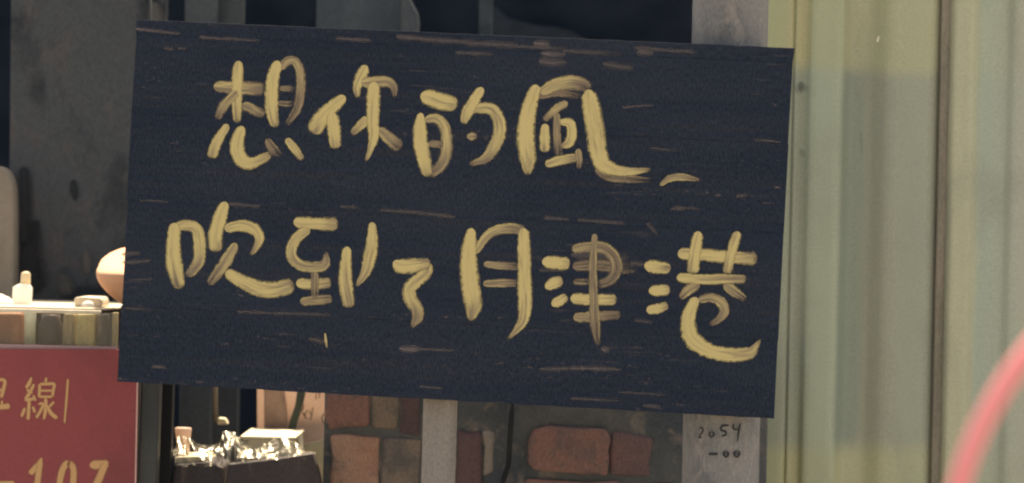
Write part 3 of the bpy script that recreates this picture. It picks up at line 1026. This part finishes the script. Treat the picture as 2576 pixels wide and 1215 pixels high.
crumple('plastic_film', [(438, 1106), (455, 1098), (480, 1100), (505, 1116), (530, 1122), (548, 1110), (560, 1086), (580, 1082), (600, 1096), (622, 1112)], 1172, .405, .07, 60, 16, .016, 3.3,
        'crumpled clear film glinting on the smaller dark carton')
crumple('plastic_film', [(600, 1120), (640, 1128), (670, 1118), (695, 1104), (715, 1100), (738, 1106), (762, 1128), (790, 1138)], 1156, .40, .06, 50, 12, .014, 12.7,
        'low heap of clear film glinting in front of the foam box')

# ================================================================ the sign board
TL, TR, BL, BR = (345, 49), (1998, 121), (296, 960), (1946, 1053)


def Bp(u, v):
    a = (TL[0] + (TR[0] - TL[0]) * u, TL[1] + (TR[1] - TL[1]) * u)
    b = (BL[0] + (BR[0] - BL[0]) * u, BL[1] + (BR[1] - BL[1]) * u)
    return (a[0] + (b[0] - a[0]) * v, a[1] + (b[1] - a[1]) * v)


base = P(*Bp(.5, 1), 0)
sg = empty('sign_board', (base.x, .012, base.z), 'dark navy plank sign board with two rows of yellow brush lettering', 'sign')
seams = [0.0, 0.040, .258, .500, .790, 1.0]
planks = []
for i in range(len(seams) - 1):
    v0, v1 = seams[i], seams[i + 1]
    g = .00012
    rnd = random.Random(i)
    jo, ji = (.0009, .0004)
    up = [Bp(k / 60, v0 + (g if i else 0) + rnd.uniform(-1, 1) * (ji if i else jo)) for k in range(61)]
    lo = [Bp(k / 60, v1 - (g if i < len(seams) - 2 else 0) + rnd.uniform(-1, 1) * (ji if i < len(seams) - 2 else jo)) for k in range(61)]
    up[0], up[-1], lo[0], lo[-1] = [Bp(u_ + rnd.uniform(-.0012, .0012), v_) for u_, v_ in ((0, v0 + (g if i else 0)), (1, v0 + (g if i else 0)), (0, v1 - g), (1, v1 - g))]
    off = [.0004, 0, .0003, .0001, .0004][i]
    planks.append(slab('plank', up + lo[::-1], off, .024 - off, M['board'], sg, .0004, 1))
slab('back_batten', [Bp(.95, .02), Bp(.985, .02), Bp(.985, .98), Bp(.95, .98)], .0265, .012, M['board'], sg, .001)

# worn marks on the planks (bare wood showing through)
W = [(345, 72, 420, 82, 13, .75), (420, 82, 450, 84, 10, .4), (505, 93, 590, 98, 14, .6), (590, 98, 650, 102, 10, .35), (415, 121, 436, 123, 10, .4), (450, 123, 466, 124, 9, .4),
     (850, 96, 930, 102, 13, .55), (1000, 92, 1060, 97, 18, .65), (1060, 98, 1180, 106, 20, .5), (1180, 108, 1300, 115, 22, .55), (1345, 108, 1380, 113, 24, .85), (1300, 116, 1420, 122, 12, .4),
     (1365, 133, 1420, 136, 20, .75), (1420, 128, 1560, 134, 16, .3), (1360, 154, 1422, 157, 24, .75), (1600, 121, 1690, 128, 15, .55), (1605, 130, 1640, 133, 20, .75), (1690, 128, 1745, 131, 14, .5),
     (1520, 160, 1590, 172, 20, .5), (1150, 132, 1240, 136, 14, .35), (1570, 270, 1640, 265, 11, .5), (1900, 352, 1960, 358, 10, .6), (1640, 372, 1700, 380, 10, .2),
     (560, 512, 652, 520, 12, .5), (355, 504, 420, 508, 8, .25), (860, 520, 900, 522, 10, .3), (960, 528, 1140, 545, 13, .5), (1100, 540, 1140, 546, 14, .55), (1372, 548, 1430, 552, 12, .55),
     (1455, 553, 1570, 562, 13, .45), (1690, 524, 1720, 526, 12, .45), (1700, 520, 1760, 526, 9, .25), (1855, 494, 1875, 490, 14, .5), (1950, 470, 1960, 472, 10, .55),
     (600, 784, 700, 790, 12, .4), (700, 788, 830, 792, 12, .35), (310, 640, 350, 636, 16, .45), (310, 660, 375, 655, 14, .4), (330, 704, 380, 700, 8, .3), (315, 774, 370, 778, 8, .2),
     (780, 852, 815, 860, 18, .5), (1008, 876, 1056, 878, 22, .85), (1058, 878, 1140, 882, 10, .5), (1515, 876, 1530, 880, 24, .85), (1360, 928, 1440, 926, 16, .45), (1440, 926, 1560, 930, 16, .6),
     (385, 922, 416, 926, 14, .65), (1060, 972, 1110, 976, 10, .35), (1560, 986, 1680, 994, 8, .2), (1440, 1002, 1560, 1006, 10, .2), (1620, 1020, 1660, 1024, 14, .25),
     (1590, 660, 1630, 668, 20, .35), (1360, 680, 1420, 678, 14, .35), (1440, 640, 1580, 646, 40, .25), (1600, 806, 1640, 812, 12, .3), (1630, 560, 1650, 590, 14, .3)]


def plank_at(x, y):
    v = (y - (TL[1] + (TR[1] - TL[1]) * (x - 320) / 1650)) / 915
    for i in range(len(seams) - 1):
        if v < seams[i + 1]:
            return i
    return len(seams) - 2


rnd = random.Random(11)
for i, pk in enumerate(planks):
    lst = []
    for a, b, c, d, wd, op in W:
        if plank_at((a + c) / 2, (b + d) / 2) == i:
            mx_, my_ = (a + c) / 2, (b + d) / 2 + rnd.uniform(-1.5, 1.5)
            lst.append((op * .85 - .08, [(a - 4, b, wd * .8), (mx_, my_, wd), (c + 4, d, wd * .85)]))
    if lst:
        marks('worn_mark', lst, -.0004, M['worn'], pk, dy=.000004, widen=1.25, jitter=.5)

# brush lettering
cA, cB, cC, cD, cEe = crop(580, 140, .3292), crop(1200, 200, .3649), crop(460, 580, .39503), crop(1120, 620, .37858), crop(1580, 640, .39501)
CH = [
 (cA, [(.55, [(185, 360, 95), (300, 368, 112), (420, 375, 120), (650, 385, 132)]), (.86, [(414, 130, 80), (405, 250, 108), (398, 400, 105), (396, 560, 95), (400, 695, 66)]),
       (.5, [(400, 405, 80), (330, 480, 90), (262, 560, 92), (222, 665, 62)]), (.40, [(445, 530, 95), (540, 572, 98), (655, 625, 85)]),
       (.5, [(795, 205, 70), (845, 140, 85), (915, 125, 85), (968, 200, 88), (980, 330, 90), (968, 480, 92), (935, 590, 84), (845, 715, 36)]),
       (.28, [(785, 378, 55), (920, 385, 58)]), (.24, [(770, 515, 55), (915, 520, 55)]),
       (.98, [(775, 130, 95), (728, 280, 120), (712, 450, 125), (718, 600, 122), (748, 735, 72)]),
       (.82, [(315, 708, 66), (255, 800, 90), (200, 900, 104), (165, 1020, 92)]),
       (.92, [(448, 725, 84), (405, 850, 125), (405, 960, 140), (450, 1040, 132), (530, 1060, 112), (640, 1015, 84), (705, 975, 66)]),
       (.3, [(668, 840, 62), (725, 935, 98), (790, 1000, 72)]), (.82, [(845, 840, 66), (912, 915, 84), (995, 1030, 62)])]),
 (cA, [(.97, [(1385, 455, 84), (1285, 535, 122), (1170, 650, 150), (1085, 790, 142)]), (.97, [(1262, 600, 122), (1280, 760, 124), (1298, 930, 104)]),
       (.86, [(1575, 170, 84), (1530, 270, 112), (1490, 370, 84), (1498, 465, 40)]), (.6, [(1530, 330, 96), (1650, 320, 108), (1765, 318, 104), (1828, 370, 78), (1832, 460, 32)]),
       (.7, [(1600, 650, 92), (1525, 715, 94), (1440, 795, 50)]), (.5, [(1690, 745, 86), (1770, 820, 112), (1850, 890, 132), (1895, 925, 112)]),
       (.95, [(1648, 320, 108), (1640, 480, 132), (1636, 680, 112), (1645, 800, 108), (1620, 920, 66), (1570, 1045, 22)])]),
 (cB, [(.98, [(170, 232, 110), (260, 260, 140), (350, 290, 142), (475, 308, 122)]), (.6, [(205, 440, 60), (285, 425, 84), (358, 480, 94), (384, 600, 94), (374, 730, 98), (325, 825, 98), (232, 890, 70)]),
       (.35, [(235, 630, 62), (360, 640, 72)]), (.97, [(172, 380, 48), (165, 500, 112), (172, 640, 128), (200, 780, 116), (232, 905, 80)]),
       (.72, [(560, 360, 60), (660, 340, 92), (760, 352, 102), (815, 450, 106), (815, 560, 108), (760, 680, 104), (690, 760, 82), (570, 802, 30)]),
       (.96, [(678, 172, 66), (605, 285, 94), (550, 380, 102), (520, 470, 50)]), (.55, [(550, 572, 50), (590, 572, 74), (636, 570, 52)])]),
 (cB, [(.3, [(1130, 245, 60), (1300, 205, 90), (1490, 225, 100)]), (.62, [(1155, 215, 90), (1280, 150, 112), (1400, 128, 118), (1500, 145, 112), (1560, 190, 90)]),
       (1, [(1125, 150, 84), (1072, 300, 122), (1042, 450, 142), (1035, 620, 152), (1052, 780, 130), (1045, 890, 48)]),
       (.28, [(1610, 840, 60), (1720, 905, 76), (1900, 925, 66), (2080, 930, 30)]),
       (.9, [(1545, 190, 104), (1572, 330, 152), (1602, 500, 152), (1625, 680, 150), (1668, 800, 140), (1770, 850, 100), (1900, 862, 72), (2060, 845, 26)]),
       (.6, [(1378, 295, 58), (1285, 345, 74), (1180, 445, 46)]), (.92, [(1195, 470, 66), (1190, 580, 90), (1192, 705, 86)]),
       (.92, [(1310, 455, 50), (1395, 465, 84), (1412, 555, 90), (1385, 630, 84), (1320, 655, 26)]), (.42, [(1290, 380, 54), (1290, 560, 72), (1302, 745, 72)]),
       (.75, [(1195, 805, 66), (1320, 770, 84), (1460, 745, 72)]), (.5, [(1465, 675, 54), (1475, 760, 54), (1468, 840, 30)]),
       (.6, [(2138, 975, 28), (2220, 918, 62), (2320, 908, 66), (2470, 932, 20)])]),
 (cC, [(.78, [(165, 255, 70), (250, 243, 84), (330, 275, 94), (352, 400, 96), (338, 530, 94), (255, 630, 58)]), (.96, [(165, 225, 92), (152, 400, 112), (162, 560, 132), (205, 725, 78)]),
       (.78, [(540, 270, 70), (660, 245, 92), (760, 270, 94), (806, 340, 80), (775, 420, 50), (736, 470, 18)]), (.96, [(550, 65, 72), (502, 200, 114), (472, 320, 114), (474, 445, 104)]),
       (.86, [(550, 595, 80), (660, 660, 104), (800, 722, 124), (930, 730, 122), (1070, 690, 112)]), (.6, [(630, 380, 62), (560, 500, 94), (500, 590, 92), (420, 692, 50)])]),
 (cC, [(.70, [(1185, 265, 80), (1085, 345, 84), (1045, 450, 84), (1090, 530, 84), (1190, 560, 84), (1300, 540, 92), (1314, 440, 10)]), (.88, [(1065, 215, 84), (1230, 230, 94), (1405, 235, 102)]),
       (.82, [(1085, 680, 84), (1210, 690, 84), (1352, 680, 84)]), (.55, [(1115, 822, 62), (1240, 810, 74), (1362, 800, 74)]), (.34, [(1225, 595, 62), (1225, 720, 66), (1220, 800, 70)]),
       (.92, [(1472, 405, 64), (1460, 560, 94), (1462, 700, 112), (1490, 868, 92)]), (.86, [(1662, 220, 54), (1662, 350, 92), (1645, 480, 104), (1610, 600, 82), (1540, 708, 16)]),
       (.8, [(1304, 1060, 14), (1310, 1120, 22), (1320, 1175, 10)])]),
 (cD, [(.72, [(425, 440, 84), (420, 520, 94), (340, 590, 104), (285, 660, 114), (300, 740, 114), (348, 810, 104), (350, 880, 100), (300, 958, 22)]), (.88, [(160, 435, 74), (215, 468, 124), (300, 470, 122), (455, 445, 84)])]),
 (cD, [(.5, [(875, 452, 50), (1000, 465, 68), (1145, 472, 64)]), (.5, [(870, 610, 50), (1000, 605, 68), (1140, 605, 64)]),
       (.65, [(815, 365, 50), (880, 255, 76), (970, 190, 84), (1100, 172, 88), (1200, 200, 84)]),
       (.86, [(1190, 170, 84), (1195, 350, 108), (1196, 500, 108), (1200, 650, 118), (1200, 800, 112), (1178, 920, 82), (1062, 1055, 12)]),
       (.97, [(780, 170, 64), (760, 320, 122), (756, 480, 142), (772, 650, 152), (792, 790, 140), (765, 905, 40)])]),
 (cEe, [(.26, [(350, 400, 74), (560, 395, 96), (720, 410, 96), (840, 410, 80)]), (.18, [(355, 520, 52), (490, 520, 52)]),
        (.5, [(345, 272, 72), (450, 257, 78), (580, 262, 92), (660, 330, 92), (680, 420, 94), (640, 500, 84), (535, 548, 60)]),
        (1, [(118, 365, 86), (220, 375, 104), (330, 380, 94)]), (.82, [(142, 565, 72), (205, 530, 94), (275, 505, 80)]), (.92, [(190, 695, 74), (250, 665, 84), (305, 625, 60)]),
        (.96, [(333, 645, 84), (500, 655, 88), (685, 655, 84)]), (.5, [(355, 792, 72), (530, 780, 84), (715, 768, 62)]),
        (.45, [(518, 155, 44), (505, 350, 58), (505, 500, 62), (512, 700, 76), (520, 850, 88), (545, 1010, 22)])]),
 (cEe, [(.96, [(895, 392, 80), (980, 408, 104), (1095, 420, 74)]), (.96, [(928, 590, 74), (1010, 585, 88), (1090, 580, 84)]), (.9, [(910, 735, 74), (990, 725, 80), (1075, 698, 60)]),
        (.55, [(1310, 530, 74), (1230, 580, 84), (1165, 648, 50)]), (.55, [(1500, 540, 62), (1570, 592, 84), (1662, 655, 50)]),
        (.9, [(1148, 305, 92), (1350, 315, 94), (1550, 335, 98), (1752, 345, 104)]), (.95, [(1308, 138, 76), (1280, 280, 92), (1258, 460, 98)]), (.9, [(1606, 138, 66), (1560, 280, 84), (1518, 460, 74)]),
        (.86, [(1140, 485, 74), (1300, 500, 78), (1480, 500, 84), (1670, 498, 62)]),
        (.5, [(1300, 660, 60), (1400, 640, 74), (1480, 680, 84), (1500, 750, 78), (1450, 810, 62), (1385, 848, 22)]),
        (.96, [(1292, 640, 74), (1235, 760, 104), (1230, 880, 124), (1270, 970, 132), (1390, 1045, 112), (1550, 1075, 112), (1690, 1060, 102), (1740, 1010, 52), (1778, 955, 10)])]),
]
for cv, lst in CH:
    strokes('painted_character', lst, -.0006, M['paint'], sg, cv, dy=.00012, widen=1.15)

# ================================================================ pink hoop close to the viewer
yh = -2.7
c = P(3346, 1492, yh)
R = 972 * PX * (yh + 5) / 5
hp = [c + Vector((R * math.cos(2 * math.pi * k / 96), 0, R * math.sin(2 * math.pi * k / 96))) for k in range(96)]
tag(link('plastic_hoop', tube_bm(hp, .0098, 16, True), M['pink'], smooth=True), 'blurred coral pink hoop in the lower right foreground', 'hoop')
